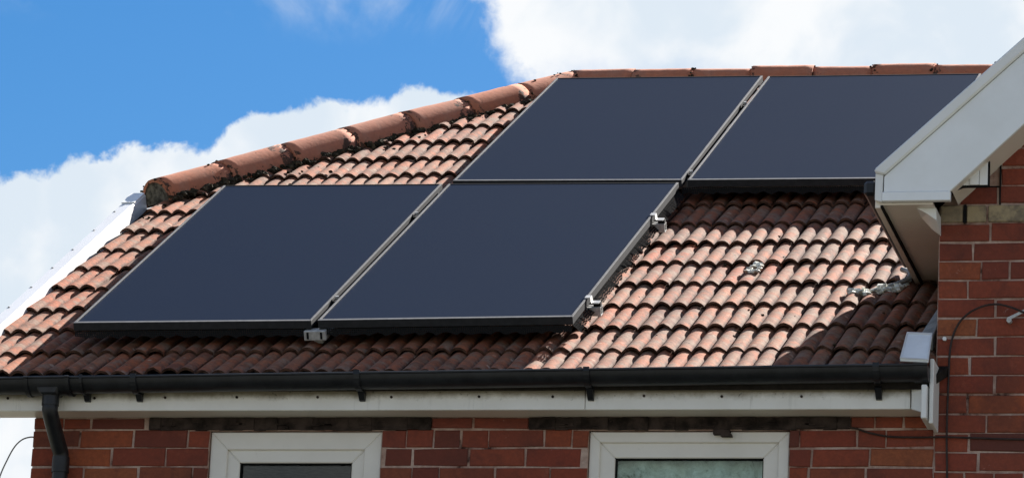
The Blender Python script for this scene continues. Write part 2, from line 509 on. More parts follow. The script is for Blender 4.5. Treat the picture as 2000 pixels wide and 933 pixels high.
class MB:
    """collects shapes into one mesh"""
    def __init__(self):
        self.v, self.f = [], []

    def add(self, verts, faces):
        n = len(self.v)
        self.v += [tuple(x) for x in verts]
        self.f += [tuple(i + n for i in fc) for fc in faces]
        return self

    def box(self, x0, x1, y0, y1, z0, z1):
        return self.hexa([(x0, y0, z0), (x1, y0, z0), (x1, y1, z0), (x0, y1, z0), (x0, y0, z1), (x1, y0, z1), (x1, y1, z1), (x0, y1, z1)])

    def hexa(self, p):
        return self.add(p, [(3, 2, 1, 0), (4, 5, 6, 7), (0, 1, 5, 4), (1, 2, 6, 5), (2, 3, 7, 6), (3, 0, 4, 7)])

    def prism_y(self, poly, y0, y1):
        n = len(poly)
        vs = [(x, y0, z) for x, z in poly] + [(x, y1, z) for x, z in poly]
        fs = [tuple(range(n)), tuple(range(2 * n - 1, n - 1, -1))]
        fs += [(i, i + n, (i + 1) % n + n, (i + 1) % n) for i in range(n)]
        return self.add(vs, fs)

    def tube(self, pts, r, seg=8, cap=True):
        pts = [Vector(p) for p in pts]
        rings, up = [], Vector((0, 0, 1))
        for i, p in enumerate(pts):
            t = (pts[min(i + 1, len(pts) - 1)] - pts[max(i - 1, 0)]).normalized()
            a = t.cross(Vector((0.13, 1, 0.07))).normalized()
            c = t.cross(a)
            rr = r[i] if isinstance(r, (list, tuple)) else r
            rings.append([p + a * rr * math.cos(2 * math.pi * k / seg) + c * rr * math.sin(2 * math.pi * k / seg) for k in range(seg)])
        vs = [q for ring in rings for q in ring]
        fs = []
        for i in range(len(pts) - 1):
            for k in range(seg):
                fs.append((i * seg + k, i * seg + (k + 1) % seg, (i + 1) * seg + (k + 1) % seg, (i + 1) * seg + k))
        if cap:
            fs.append(tuple(range(seg - 1, -1, -1)))
            fs.append(tuple((len(pts) - 1) * seg + k for k in range(seg)))
        return self.add(vs, fs)

    def build(self, name, mat, parent=None, smooth=False, bevel=0.0):
        me = bpy.data.meshes.new(name)
        me.from_pydata(self.v, [], self.f)
        bm = bmesh.new()
        bm.from_mesh(me)
        bmesh.ops.recalc_face_normals(bm, faces=bm.faces)
        if bevel > 0:
            es = [e for e in bm.edges if len(e.link_faces) == 2 and e.calc_face_angle(0) > 0.5]
            bmesh.ops.bevel(bm, geom=es, offset=bevel, segments=1, affect='EDGES', clamp_overlap=True)
        bm.to_mesh(me)
        bm.free()
        me.materials.append(mat)
        if smooth:
            me.shade_smooth()
            try:
                me.set_sharp_from_angle(angle=math.radians(40))
            except Exception:
                pass
        o = bpy.data.objects.new(name, me)
        COL.objects.link(o)
        if parent is not None:
            o.parent = parent
        return o


def empty(name, loc=(0, 0, 0)):
    o = bpy.data.objects.new(name, None)
    COL.objects.link(o)
    o.location = loc
    o.empty_display_size = 0.2
    return o


def tag(o, label=None, cat=None, group=None, kind=None):
    for k, v in (('label', label), ('category', cat), ('group', group), ('kind', kind)):
        if v:
            o[k] = v
    return o


def spline(pts, n=8):
    """Catmull-Rom through the points"""
    P = [Vector(p) for p in pts]
    P = [P[0] * 2 - P[1]] + P + [P[-1] * 2 - P[-2]]
    out = []
    for i in range(1, len(P) - 2):
        for k in range(n):
            t = k / n
            out.append(0.5 * ((2 * P[i]) + (P[i + 1] - P[i - 1]) * t + (2 * P[i - 1] - 5 * P[i] + 4 * P[i + 1] - P[i + 2]) * t * t
                              + (3 * P[i] - P[i - 1] - 3 * P[i + 1] + P[i + 2]) * t ** 3))
    out.append(P[-2])
    return out


# roof frame: X along the eave, s up the slope, h off the roof plane
PITCH = math.radians(28.561)
US = Vector((0, math.cos(PITCH), math.sin(PITCH)))
RN = Vector((0, -math.sin(PITCH), math.cos(PITCH)))
RS = 1.012
RO = Vector((-0.067, 0.0569, 5.4421))


def rp(X, s, h=0.0):
    return RO + RS * (Vector((X, 0, 0)) + US * s + RN * h)


# ------------------------------------------------------------------ ground
gr = mesh_obj('ground', [(-1500, -1500, 0), (1500, -1500, 0), (1500, 1500, 0), (-1500, 1500, 0)], [(0, 1, 2, 3)], M['ground'])
tag(gr, kind='structure')

# ------------------------------------------------------------------ house shell
house = tag(empty('brick_house', (1.5, 0, 0)), 'red brick house with orange clay tiled roof, white eaves and a gabled wing', 'house')
HINV = Vector((1.5, 0, 0))


def put(o, parent=house):
    """parent while keeping world coordinates"""
    o.parent = parent
    if parent is house:
        o.location = o.location - HINV
    return o


# rear mass that closes the house behind what the photograph shows
mb = MB()
mb.box(-0.14, 3.5, 0.95, 9.1, 0.0, 5.15)
mb.box(3.5, 6.7, 0.3, 9.1, 0.0, 6.0)
put(mb.build('inner_wall', M['plaster']))
gy = [(0.215, 0.0), (0.215, 5.40), (2.25, 6.50), (6.93, 6.50), (8.97, 5.40), (8.97, 0.0)]
mb = MB()
mb.add([(-0.150, y, z) for y, z in gy] + [(0.05, y, z) for y, z in gy], [tuple(range(6)), tuple(range(11, 5, -1))] + [(i, i + 6, (i + 1) % 6 + 6, (i + 1) % 6) for i in range(6)])
put(mb.build('side_wall', M['brick']))
put(MB().box(0.051, 6.6, 0.211, 8.9, 5.205, 5.22).build('ceiling', M['plaster']))

# front walls: a mortar sheet with openings, bricks standing proud of it
W1 = (0.580, 1.283, 3.95, 5.146)
W2 = (2.108, 2.896, 3.95, 5.146)
mb = MB()
Y0, Y1 = 0.0055, 0.21
xs = [-0.148, W1[0], W1[1], W2[0], W2[1], 3.452]
for i in range(5):
    if i in (1, 3):
        mb.box(xs[i], xs[i + 1], Y0, Y1, 0.0, 3.95)
        mb.box(xs[i], xs[i + 1], Y0, Y1, 5.146, 5.42)
    else:
        mb.box(xs[i], xs[i + 1], Y0, Y1, 0.0, 5.42)
main_wall = put(mb.build('main_wall', M['mortar']))
GX1 = 6.75
apx = (3.235 + 6.965) / 2
mb = MB()
mb.prism_y([(3.453, 0.0), (GX1, 0.0), (GX1, 6.02), (apx + 0.03, 7.66), (apx - 0.03, 7.66), (3.453, 6.02)], Y0, Y1)
gable_wall = put(mb.build('gable_wall', M['mortar']))
# left flank of the gabled wing, above the main roof
put(MB().box(3.455, 3.66, 0.215, 7.0, 5.3, 6.02).build('flank_wall', M['brick']))


def brick_mesh(L, H, D, seed):
    rnd = random.Random(seed)
    ch = 0.004
    x, z = L / 2, H / 2

    def j(a=0.0026):
        return rnd.uniform(-a, a)
    fr = [(-x + ch + j(), -D, -z + ch + j()), (x - ch + j(), -D, -z + ch + j()), (x - ch + j(), -D, z - ch + j()), (-x + ch + j(), -D, z - ch + j())]
    md = [(-x + j(), -D + ch, -z + j()), (x + j(), -D + ch, -z + j()), (x + j(), -D + ch, z + j()), (-x + j(), -D + ch, z + j())]
    bk = [(-x, 0.03, -z), (x, 0.03, -z), (x, 0.03, z), (-x, 0.03, z)]
    vs = fr + md + bk
    fs = [(0, 1, 2, 3)]
    for a, b_ in ((0, 4), (4, 8)):
        for i in range(4):
            k = (i + 1) % 4
            fs.append((a + i, b_ + i, b_ + k, a + k))
    me = bpy.data.meshes.new('brick')
    me.from_pydata(vs, [], fs)
    me.materials.append(M['brick'])
    return me


BL, BH, BC = 0.2265, 0.0668, 0.0748
BM = {}


def get_brick(L):
    key = round(L / 0.01) * 0.01
    if key not in BM:
        BM[key] = [brick_mesh(key, BH, 0.0, 100 + int(key * 1000) + i) for i in range(3)]
    return random.choice(BM[key]), L / key


def lay(parent, x0, x1, z, holes, y=0.0, first=None, hfix=None, slope=None):
    """one course of bricks from x0 to x1, stretchers with headers between"""
    x = x0
    L = first if first else random.choice((0.2165, 0.1035, 0.16))
    while x < x1 - 0.03:
        xe = min(x + L, x1)
        if x1 - xe < 0.055:
            xe = x1
        if xe - x > 0.03:
            a, b_ = x, xe
            cut = False
            for h0, h1, hz0, hz1 in holes:
                if hz0 < z < hz1 and a < h1 and b_ > h0:
                    if a < h0 - 0.02:
                        b_ = h0 - 0.001
                    elif b_ > h1 + 0.02:
                        a = h1 + 0.001
                    else:
                        cut = True
            if slope is not None and z + 0.02 > slope((a + b_) / 2):
                cut = True
            if not cut and b_ - a > 0.025:
                me, sc = get_brick(b_ - a)
                o = bpy.data.objects.new('brick', me)
                o.location = ((a + b_) / 2 - HINV.x, y + random.uniform(-0.0025, 0.002), z + random.uniform(-0.0012, 0.0012))
                o.scale = (sc, 1, (hfix or 1.0) * random.uniform(0.97, 1.03))
                o.rotation_euler = (random.uniform(-0.01, 0.01), random.uniform(-0.007, 0.007), random.uniform(-0.008, 0.008))
                COL.objects.link(o)
                o.parent = parent
                o.location = o.location + Vector((HINV.x, 0, 0)) - parent.location - (HINV if parent.parent is house else Vector())
        x = xe + random.uniform(0.0055, 0.0095)
        L = random.choice((0.2165, 0.2165, 0.2165, 0.1035)) + random.uniform(-0.003, 0.003)


# lintel strip zones keep the top course free above the windows
LN1 = (0.33, 1.48, 5.147, 5.20)
LN2 = (1.87, 3.13, 5.147, 5.20)
win_holes = [(W1[0], W1[1], W1[2], W1[3]), (W2[0], W2[1], W2[2], W2[3]), LN1, LN2]
z = 5.1128
firsts = [0.19, 0.10, 0.2165, 0.06, 0.15, 0.2165]
for i in range(20):
    lay(main_wall, -0.151, 3.449, z - BC * i, win_holes, first=firsts[i % 6])
lay(main_wall, -0.151, 3.449, 5.1745, win_holes, first=0.12, hfix=0.62)


def barge_low(x):
    return 6.020 + 0.945 * (x - 3.521)


gz = 5.9185
gf = [0.19, 0.125, 0.16, 0.11, 0.2165, 0.145, 0.2165, 0.12, 0.2165, 0.115]
for i in range(32):
    zz = gz - BC * i
    lay(gable_wall, 3.456, 4.30, zz, [], first=gf[i % 10])
# above the stone course the bricks run up under the verge
for i in range(9):
    zz = 6.068 + BC * i
    lay(gable_wall, 3.535 if i == 0 else 3.69, 4.30, zz, [], first=(0.14, 0.2, 0.11, 0.2165)[i % 4], slope=lambda x: barge_low(x) + 0.05)
# buff stone course
x = 3.457
for L in (0.088, 0.075, 0.145, 0.21, 0.19, 0.13):
    o = MB().box(-L / 2, L / 2, -0.004, 0.03, -0.033, 0.033).build('stone', M['stone'], bevel=0.004)
    o.parent = gable_wall
    o.location = Vector((x + L / 2, random.uniform(-0.004, 0.0), 5.994)) - gable_wall.location - HINV
    x += L + (0.014 if L == 0.088 else 0.008)
tag(gable_wall, 'red brick gable wall with a buff stone course')

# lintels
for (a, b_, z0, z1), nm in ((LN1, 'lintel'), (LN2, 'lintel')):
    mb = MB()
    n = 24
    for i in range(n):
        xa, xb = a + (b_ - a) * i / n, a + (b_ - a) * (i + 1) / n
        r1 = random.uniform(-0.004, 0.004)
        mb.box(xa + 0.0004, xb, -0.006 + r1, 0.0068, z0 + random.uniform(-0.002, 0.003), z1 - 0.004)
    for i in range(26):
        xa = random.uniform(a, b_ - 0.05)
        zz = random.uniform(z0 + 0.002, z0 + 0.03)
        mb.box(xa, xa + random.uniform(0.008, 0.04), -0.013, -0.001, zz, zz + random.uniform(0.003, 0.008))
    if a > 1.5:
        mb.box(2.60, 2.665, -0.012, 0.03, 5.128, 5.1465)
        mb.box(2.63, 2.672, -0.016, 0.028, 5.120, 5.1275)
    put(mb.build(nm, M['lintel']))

# ------------------------------------------------------------------ windows
def make_window(x0, x1, z0, z1, fw, sw, curtain):
    w = empty('window', (x0 - HINV.x, 0, z0))
    w.parent = house

    def ring(a0, a1, b0, b1, t, y0, y1):
        m = MB()
        m.hexa([(a0, y0, b0), (a1, y0, b0), (a1, y1, b0), (a0, y1, b0), (a0 + t, y0, b0 + t), (a1 - t, y0, b0 + t), (a1 - t, y1, b0 + t), (a0 + t, y1, b0 + t)])
        m.hexa([(a0, y0, b1), (a1, y0, b1), (a1, y1, b1), (a0, y1, b1), (a0 + t, y0, b1 - t), (a1 - t, y0, b1 - t), (a1 - t, y1, b1 - t), (a0 + t, y1, b1 - t)])
        m.hexa([(a0, y0, b0), (a0 + t, y0, b0 + t), (a0 + t, y1, b0 + t), (a0, y1, b0), (a0, y0, b1), (a0 + t, y0, b1 - t), (a0 + t, y1, b1 - t), (a0, y1, b1)])
        m.hexa([(a1, y0, b0), (a1 - t, y0, b0 + t), (a1 - t, y1, b0 + t), (a1, y1, b0), (a1, y0, b1), (a1 - t, y0, b1 - t), (a1 - t, y1, b1 - t), (a1, y1, b1)])
        return m
    W, H = x1 - x0, z1 - z0
    g = 0.003
    fr = ring(g, W - g, 0, H - g, fw, 0.018, 0.085).build('frame', M['window'], w, bevel=0.003)
    s0 = fw - 0.006
    sa = ring(s0, W - s0, s0, H - s0, sw, 0.030, 0.080).build('sash', M['window'], w, bevel=0.004)
    t0 = s0 + sw - 0.004
    gk = ring(t0, W - t0, t0, H - t0, 0.007, 0.034, 0.07).build('gasket', M['dark'], w)
    q = t0 + 0.002
    mb = MB().box(q, W - q, 0.050, 0.056, q, H - q)
    pane = mb.build('pane', M['glass'], w)
    # hanging behind the glass
    m = MB()
    n = 60
    vs, fs = [], []
    zt = H - t0 - (0.075 if curtain == 'blind' else 0.012)
    if curtain == 'net':
        for i in range(n + 1):
            u = i / n
            y = 0.105 + 0.012 * math.sin(u * 46) + 0.01 * math.sin(u * 17 + 1)
            vs += [(0.02 + u * (W - 0.04), y, 0.05), (0.02 + u * (W - 0.04), y, zt), (0.02 + u * (W - 0.04), y + 0.008, zt + 0.02)]
        for i in range(n):
            for k in (0, 1):
                fs.append((i * 3 + k, i * 3 + 3 + k, i * 3 + 4 + k, i * 3 + k + 1))
        m.add(vs, fs)
        m.build('curtain', M['net'], w, smooth=True)
    else:
        for k in range(26):
            zz = zt - 0.012 - k * 0.042
            m.hexa([(0.05, 0.11, zz - 0.02), (W - 0.05, 0.11, zz - 0.02), (W - 0.05, 0.112, zz - 0.02), (0.05, 0.112, zz - 0.02),
                    (0.05, 0.132, zz + 0.012), (W - 0.05, 0.132, zz + 0.012), (W - 0.05, 0.134, zz + 0.012), (0.05, 0.134, zz + 0.012)])
        m.build('blind', M['blind'], w)
    MB().box(0.004, W - 0.004, 0.085, 0.0865, H - 0.02, H - 0.004).build('head_seal', M['dark'], w)
    MB().box(-0.03, W + 0.03, -0.05, 0.09, -0.04, -0.002).build('sill', M['window'], w, bevel=0.004)
    return w


make_window(*W1, 0.070, 0.060, 'blind')
make_window(*W2, 0.042, 0.068, 'net')

# ------------------------------------------------------------------ main roof
roof_mb = MB()
P = [rp(-0.50, -0.27, -0.05), rp(3.47, -0.27, -0.05), rp(5.10, 5.13, -0.05), rp(1.03, 5.13, -0.05), rp(-0.50, 2.60, -0.05)]
Q = [p + RN * 0.035 for p in P]
rb_ = rp(0, 5.13, 0).y


def mir(p):
    return Vector((p.x, 2 * rb_ - p.y, p.z))


n = 5
roof_mb.add(P + Q, [(4, 3, 2, 1, 0), (5, 6, 7, 8, 9)] + [(i, (i + 1) % n, (i + 1) % n + n, i + n) for i in range(n)])
# far slope and the small hipped end
B = [mir(p) for p in Q]
far = [Q[3], Vector((6.6, Q[2].y, Q[2].z)), Vector((6.6, B[0].y, B[0].z)), B[0], B[4]]
roof_mb.add(far, [(0, 1, 2, 3, 4)])
roof_mb.add([Q[4], Q[3], B[4]], [(0, 1, 2)])
roof = put(roof_mb.build('roof', M['felt']))

TW, TG = 0.2045, 0.3425          # tile cover width and gauge
TX0 = 0.211


def tile_mesh(seed):
    rnd = random.Random(seed)
    L = TG + 0.045
    w = TW - 0.0035
    nr, seg = 3, 6
    xs, zs = [], []
    for r in range(nr):
        for k in range(seg):
            u = k / seg
            xs.append((r + u) / nr)
            zs.append(abs(math.sin(math.pi * u)) ** 0.72)
    xs.append(1.0)
    zs.append(0.22)
    A = 0.0195
    T0 = 0.0165
    vs, fs = [], []
    N = len(xs)
    ej = [rnd.uniform(-0.0025, 0.0025) for _ in xs]
    if rnd.random() < 0.45:      # a chipped nose on one roll
        r = rnd.randrange(3)
        for k in range(1, 4):
            if r * seg + k < N:
                ej[r * seg + k] += rnd.uniform(0.006, 0.016)
    for row in (0, 1):
        for i in range(N):
            lift = T0 if row == 0 else -0.0035
            yy = ej[i] if row == 0 else L
            am = A * (1.08 if i >= 2 * seg else 1.0)
            vs.append((xs[i] * w, yy, zs[i] * am + lift))
    for i in range(N - 1):
        fs.append((i, i + 1, N + i + 1, N + i))
    base = len(vs)
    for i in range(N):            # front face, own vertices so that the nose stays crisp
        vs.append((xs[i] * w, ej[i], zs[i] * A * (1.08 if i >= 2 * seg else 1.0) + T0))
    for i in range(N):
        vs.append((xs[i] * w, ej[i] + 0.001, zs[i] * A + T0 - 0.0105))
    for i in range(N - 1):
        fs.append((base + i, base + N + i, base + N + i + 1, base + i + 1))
    b2 = len(vs)
    vs += [(w, ej[-1], zs[-1] * A + T0), (w, L, zs[-1] * A - 0.0035), (w, L, -0.02), (w, ej[-1], 0.002)]
    fs.append((b2, b2 + 3, b2 + 2, b2 + 1))
    me = bpy.data.meshes.new('tile')
    me.from_pydata(vs, [], fs)
    me.materials.append(M['tile'])
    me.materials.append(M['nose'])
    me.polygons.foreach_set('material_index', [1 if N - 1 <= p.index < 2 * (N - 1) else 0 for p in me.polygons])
    me.polygons.foreach_set('use_smooth', [p.index < N - 1 for p in me.polygons])
    me.update()
    return me


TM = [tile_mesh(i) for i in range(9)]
BASE = Matrix(((1, 0, 0), (0, US.y, RN.y), (0, US.z, RN.z))).to_4x4()


def hip_s(X):                      # where the hip line cuts the slope
    return 2.62 + (X + 0.47) * (5.12 - 2.62) / (1.03 + 0.47)


# panel corners on the roof (X, s): lower left, lower right, upper right, upper left
PANELS = [((0.026, 0.082), (1.002, 0.092), (0.984, 2.447), (-0.031, 2.478)),
          ((1.028, 0.096), (2.045, 0.126), (2.056, 2.414), (1.014, 2.450)),
          ((1.020, 2.500), (2.062, 2.453), (2.067, 4.684), (1.034, 4.724)),
          ((2.088, 2.452), (3.105, 2.428), (3.135, 4.640), (2.097, 4.670))]


def under_panel(X, s):
    """well inside the covered area"""
    m = 0.22
    if 0.05 + m < X < 1.98 - m - 0.06 and 0.30 + m < s < 2.30 - m:
        return True
    if 1.10 + m < X < 3.05 - m and 2.75 + m < s < 4.55:
        return True
    return False


tile_count = 0
for r in range(17):
    s0 = 0.02 - TG + r * TG + (0.05 if r == 0 else 0.0)
    for c in range(-4, 24):
        X0 = TX0 + c * TW
        xc, sc_ = X0 + TW / 2, s0 + TG / 2
        if xc < -0.46 or (X0 > 3.46 and rp(xc, sc_).z < 6.14 + 0.915 * (rp(xc, sc_).x - 3.266)):
            continue
        if s0 + 0.10 > hip_s(xc) + 0.02 or s0 > 4.95:
            continue
        if under_panel(xc, sc_):
            continue
        o = bpy.data.objects.new('tile', random.choice(TM))
        lift = 0.004 + random.uniform(-0.002, 0.003)
        rot = Matrix.Rotation(random.gauss(0, 0.009), 4, 'Z') @ Matrix.Rotation(random.uniform(-0.006, 0.006), 4, 'X') @ Matrix.Rotation(random.gauss(0, 0.012), 4, 'Y')
        o.matrix_world = Matrix.Translation(rp(X0 + random.uniform(-0.0015, 0.0015), s0 + random.gauss(0, 0.006), lift)) @ BASE @ rot @ Matrix.Scale(RS, 4)
        COL.objects.link(o)
        mw = o.matrix_world.copy()
        o.parent = roof
        o.location = mw.translation - HINV - roof.location
        tile_count += 1


# hip and ridge tiles
def arc_tile(L, r0, r1, seed):
    rnd = random.Random(seed)
    vs, fs = [], []
    seg, rows = 14, 7
    a0, a1 = math.radians(-18), math.radians(198)
    for j in range(rows + 1):
        t = j / rows
        rr = r0 + (r1 - r0) * t
        for i in range(seg + 1):
            a = a0 + (a1 - a0) * i / seg
            q = rr + rnd.uniform(-0.001, 0.001)
            vs.append((q * math.cos(a), t * L, q * math.sin(a) - 0.0))
    W_ = seg + 1
    for j in range(rows):
        for i in range(seg):
            fs.append((j * W_ + i, j * W_ + i + 1, (j + 1) * W_ + i + 1, (j + 1) * W_ + i))
    # thickness at both ends
    for j, flip in ((0, False), (rows, True)):
        b_ = len(vs)
        rr = (r0 if j == 0 else r1) - 0.016
        for i in range(seg + 1):
            a = a0 + (a1 - a0) * i / seg
            vs.append((rr * math.cos(a), (j / rows) * L, rr * math.sin(a)))
        for i in range(seg):
            q = (j * W_ + i, j * W_ + i + 1, b_ + i + 1, b_ + i)
            fs.append(q if flip else q[::-1])
    me = bpy.data.meshes.new('ridge_tile')
    me.from_pydata(vs, [], fs)
    me.materials.append(M['ridge'])
    me.polygons.foreach_set('use_smooth', [p.index < rows * seg for p in me.polygons])
    me.update()
    return me


def along(A, Bp, count, name, r=0.098, jit=0.006, lens=None):
    d = (Bp - A)
    L = d.length / count
    yv = d.normalized()
    zv = (Vector((0, 0, 1)) - yv * yv.z).normalized()
    xv = yv.cross(zv)
    Rm = Matrix((xv, yv, zv)).transposed().to_4x4()
    for i in range(count):
        me = arc_tile(L * 1.015, r * random.uniform(0.97, 1.04), r * random.uniform(0.95, 1.0), 50 + i)
        o = bpy.data.objects.new(name, me)
        p = A + yv * (L * i) + xv * random.uniform(-jit, jit) + zv * random.uniform(-jit, jit)
        o.matrix_world = Matrix.Translation(p) @ Rm @ Matrix.Rotation(random.uniform(-0.02, 0.02), 4, 'X') @ Matrix.Rotation(random.uniform(-0.012, 0.012), 4, 'Z')
        COL.objects.link(o)
        mw = o.matrix_world.copy()
        o.parent = roof
        o.location = mw.translation - HINV - roof.location
    return L


HA, HB = rp(-0.425, 2.695, 0.026), rp(1.03, 5.12, -0.002)
along(HA, HB, 7, 'hip_tile')
along(HB + Vector((0.01, 0, -0.004)), HB + Vector((5.2, 0, -0.004)), 17, 'ridge_tile', r=0.094)


def lump(mb_, c, r, seed, flat=0.7):
    """a small irregular clump"""
    rnd = random.Random(seed)
    vs, fs = [], []
    A, Bn = 6, 4
    for j in range(Bn + 1):
        ph = math.pi * j / Bn
        for i in range(A):
            th = 2 * math.pi * i / A + j * 0.3
            q = r * rnd.uniform(0.65, 1.2)
            vs.append(c + Vector((q * math.sin(ph) * math.cos(th), q * math.sin(ph) * math.sin(th), q * flat * math.cos(ph))))
    for j in range(Bn):
        for i in range(A):
            fs.append((j * A + i, j * A + (i + 1) % A, (j + 1) * A + (i + 1) % A, (j + 1) * A + i))
    mb_.add(vs, fs)


# crumbling mortar bedding along the hip, and moss on joints and tiles
mb = MB()
hd = (HB - HA).normalized()
hdn = RN.cross(hd).normalized()      # points up-slope or down-slope across the hip
if hdn.dot(US) > 0:
    hdn = -hdn
for i in range(420):
    t = random.random()
    off = random.uniform(0.075, 0.128)
    c = HA.lerp(HB, t) + hdn * off - RN * random.uniform(-0.024, 0.004)
    lump(mb, c, random.uniform(0.011, 0.026), i)
for i in range(7):                   # joints
    t = (i + random.uniform(-0.01, 0.01)) / 7.0
    for k in range(26):
        a = math.radians(random.uniform(0, 190))
        zv = (Vector((0, 0, 1)) - hd * hd.z).normalized()
        xv = hd.cross(zv)
        if random.random() < (0.8 if math.radians(35) < a < math.radians(130) else 0.3):
            continue
        c = HA.lerp(HB, t) + hd * random.gauss(0, 0.012) + (xv * math.cos(a) + zv * math.sin(a)) * 0.096
        lump(mb, c, random.uniform(0.004, 0.010), 700 + i * 30 + k)
for i in range(60):                  # scattered on top of the hip tiles
    t = random.random()
    a = math.radians(random.uniform(60, 185))
    zv = (Vector((0, 0, 1)) - hd * hd.z).normalized()
    xv = hd.cross(zv)
    lump(mb, HA.lerp(HB, t) + (xv * math.cos(a) + zv * math.sin(a)) * 0.095, random.uniform(0.004, 0.009), 1500 + i, 0.6)
for i in range(16):                  # ridge joints
    for k in range(9):
        a = math.radians(random.uniform(95, 200))
        c = HB + Vector((0.01 + 5.19 / 17 * i + random.gauss(0, 0.009), -math.cos(math.pi - a) * 0.091, math.sin(a) * 0.089))
        lump(mb, c, random.uniform(0.004, 0.009), 2000 + i * 20 + k)
for i in range(120):                 # bedding under the ridge
    c = HB + Vector((random.uniform(0, 2.6), -random.uniform(0.085, 0.12), -random.uniform(0.02, 0.05)))
    lump(mb, c, random.uniform(0.012, 0.024), 2600 + i)
for i in range(70):                  # clumps on the slope near the hip and in the tile troughs
    X = random.uniform(-0.4, 1.0)
    s = hip_s(X) - abs(random.gauss(0.0, 0.28)) - 0.09
    lump(mb, rp(X, s, random.uniform(0.016, 0.04)), random.uniform(0.004, 0.015), 3000 + i, 0.6)
for i in range(26):
    X = random.uniform(2.1, 3.3)
    s = random.uniform(-0.2, 1.9)
    lump(mb, rp(X, s, 0.024), random.uniform(0.004, 0.011), 3200 + i, 0.6)
mo = put(mb.build('moss_and_mortar', M['moss']), roof)
mo.location = (0, 0, 0)
tag(mo, kind='stuff')
# mortar infill closing the open end of the hip
d_ = MB()
zv = (Vector((0, 0, 1)) - hd * hd.z).normalized()
xv = hd.cross(zv)
ring_ = [HA + hd * 0.006 + (xv * math.cos(a) + zv * math.sin(a)) * 0.084 for a in [math.radians(k) for k in range(-18, 199, 18)]]
d_.add(ring_, [tuple(range(len(ring_)))])
o = put(d_.build('end_infill', M['infill']), roof)

# ------------------------------------------------------------------ verge on the left
def slope_box(mb_, X0a, X1a, X0b, X1b, sa, sb, h0, h1):
    mb_.hexa([rp(X0a, sa, h0), rp(X1a, sa, h0), rp(X1b, sb, h0), rp(X0b, sb, h0), rp(X0a, sa, h1), rp(X1a, sa, h1), rp(X1b, sb, h1), rp(X0b, sb, h1)])


mb = MB()
n = 1
for i in range(n):
    sa, sb = -0.36 + 3.02 * i / n, -0.36 + 3.02 * (i + 1) / n - 0.003
    xa = lambda s: -0.352 - 0.040 * s
    slope_box(mb, xa(sa) - 0.068, xa(sa), xa(sb) - 0.068, xa(sb), sa, sb, -0.09, 0.060)
o = put(mb.build('verge_cap', M['verge'], bevel=0.008))
mb = MB()
slope_box(mb, -0.514, -0.452, -0.522, -0.460, 2.46, 2.64, 0.0605, 0.066)
put(mb.build('verge_end', M['white']))
mb = MB()
slope_box(mb, -0.43, -0.41, -0.55, -0.53, -0.36, 2.66, -0.26, -0.092)
put(mb.build('gable_bargeboard', M['white']))
mb = MB()
slope_box(mb, -0.41, -0.10, -0.41, -0.10, -0.2, 2.4, -0.16, -0.15)
put(mb.build('rake_soffit', M['soffit']))
# screws on the verge
mb = MB()
for s in (0.35, 0.62, 0.95, 1.28, 1.6, 1.95, 2.3):
    lump(mb, rp(-0.405 - 0.04 * s, s, 0.061), 0.006, int(s * 100), 0.5)
put(mb.build('verge_screw', M['wire']))

# ------------------------------------------------------------------ eaves: fascia, soffit, gutter
FY = -0.137
for x0, x1 in ((-0.62, 2.118), (2.120, 3.376)):
    put(MB().box(x0, x1, FY, FY + 0.018, 5.1965, 5.305).build('fascia_board', M['fascia'], bevel=0.002))
put(MB().hexa([(3.380, FY, 5.1965), (3.424, FY - 0.02, 5.180), (3.424, FY, 5.180), (3.380, FY + 0.018, 5.1965),
               (3.380, FY, 5.305), (3.424, FY - 0.02, 5.305), (3.424, FY, 5.305), (3.380, FY + 0.018, 5.305)]).build('fascia_corner', M['white'], bevel=0.002))
put(MB().box(-0.62, 3.424, FY + 0.0185, -0.001, 5.1985, 5.207).build('soffit', M['soffit']))
put(MB().box(3.427, 3.448, FY - 0.075, -0.003, 5.145, 5.275).build('box_end', M['white'], bevel=0.003))
put(MB().box(3.4525, 3.468, -0.175, -0.004, 5.133, 5.383).build('end_board', M['white'], bevel=0.003))
mb = MB()
for x in (-0.22, 0.14, 0.431, 0.724, 1.052, 1.349, 1.699, 1.991, 2.349, 2.652, 2.96):
    v = Vector((x, FY - 0.001, 5.248 + random.uniform(-0.002, 0.002)))
    mb.tube([v, v + Vector((0, -0.003, 0))], 0.0055, 8)
put(mb.build('fascia_nail', M['lintel']))

gutter = empty('gutter', (1.5 - HINV.x, -0.205, 5.3))
gutter.parent = house


def gz_at(x):
    return 5.303 + 0.0108 * x


def trough(x0, x1, r, wall=0.003, ends=True):
    m = MB()
    seg = 12
    vs, fs = [], []
    nx_ = max(2, int((x1 - x0) / 0.4) + 1)
    for i in range(nx_ + 1):
        x = x0 + (x1 - x0) * i / nx_
        for rr in (r, r - wall):
            for k in range(seg + 1):
                a = math.pi + math.pi * k / seg
                vs.append((x, -0.197 + rr * math.cos(a), gz_at(x) + rr * 0.92 * math.sin(a)))
    S = 2 * (seg + 1)
    for i in range(nx_):
        for k in range(seg):
            fs.append((i * S + k, i * S + k + 1, (i + 1) * S + k + 1, (i + 1) * S + k))
            fs.append((i * S + seg + 1 + k, (i + 1) * S + seg + 1 + k, (i + 1) * S + seg + 2 + k, i * S + seg + 2 + k))
        fs.append((i * S, (i + 1) * S, (i + 1) * S + seg + 1, i * S + seg + 1))
        fs.append((i * S + seg, i * S + 2 * seg + 1, (i + 1) * S + 2 * seg + 1, (i + 1) * S + seg))
    if ends:
        for i in (0, nx_):
            fs.append(tuple(i * S + k for k in range(seg + 1)))
    m.add(vs, fs)
    # rolled front lip
    m.tube([(x0, -0.197 - r, gz_at(x0) + 0.002), (x1, -0.197 - r, gz_at(x1) + 0.002)], 0.0055, 6)
    return m


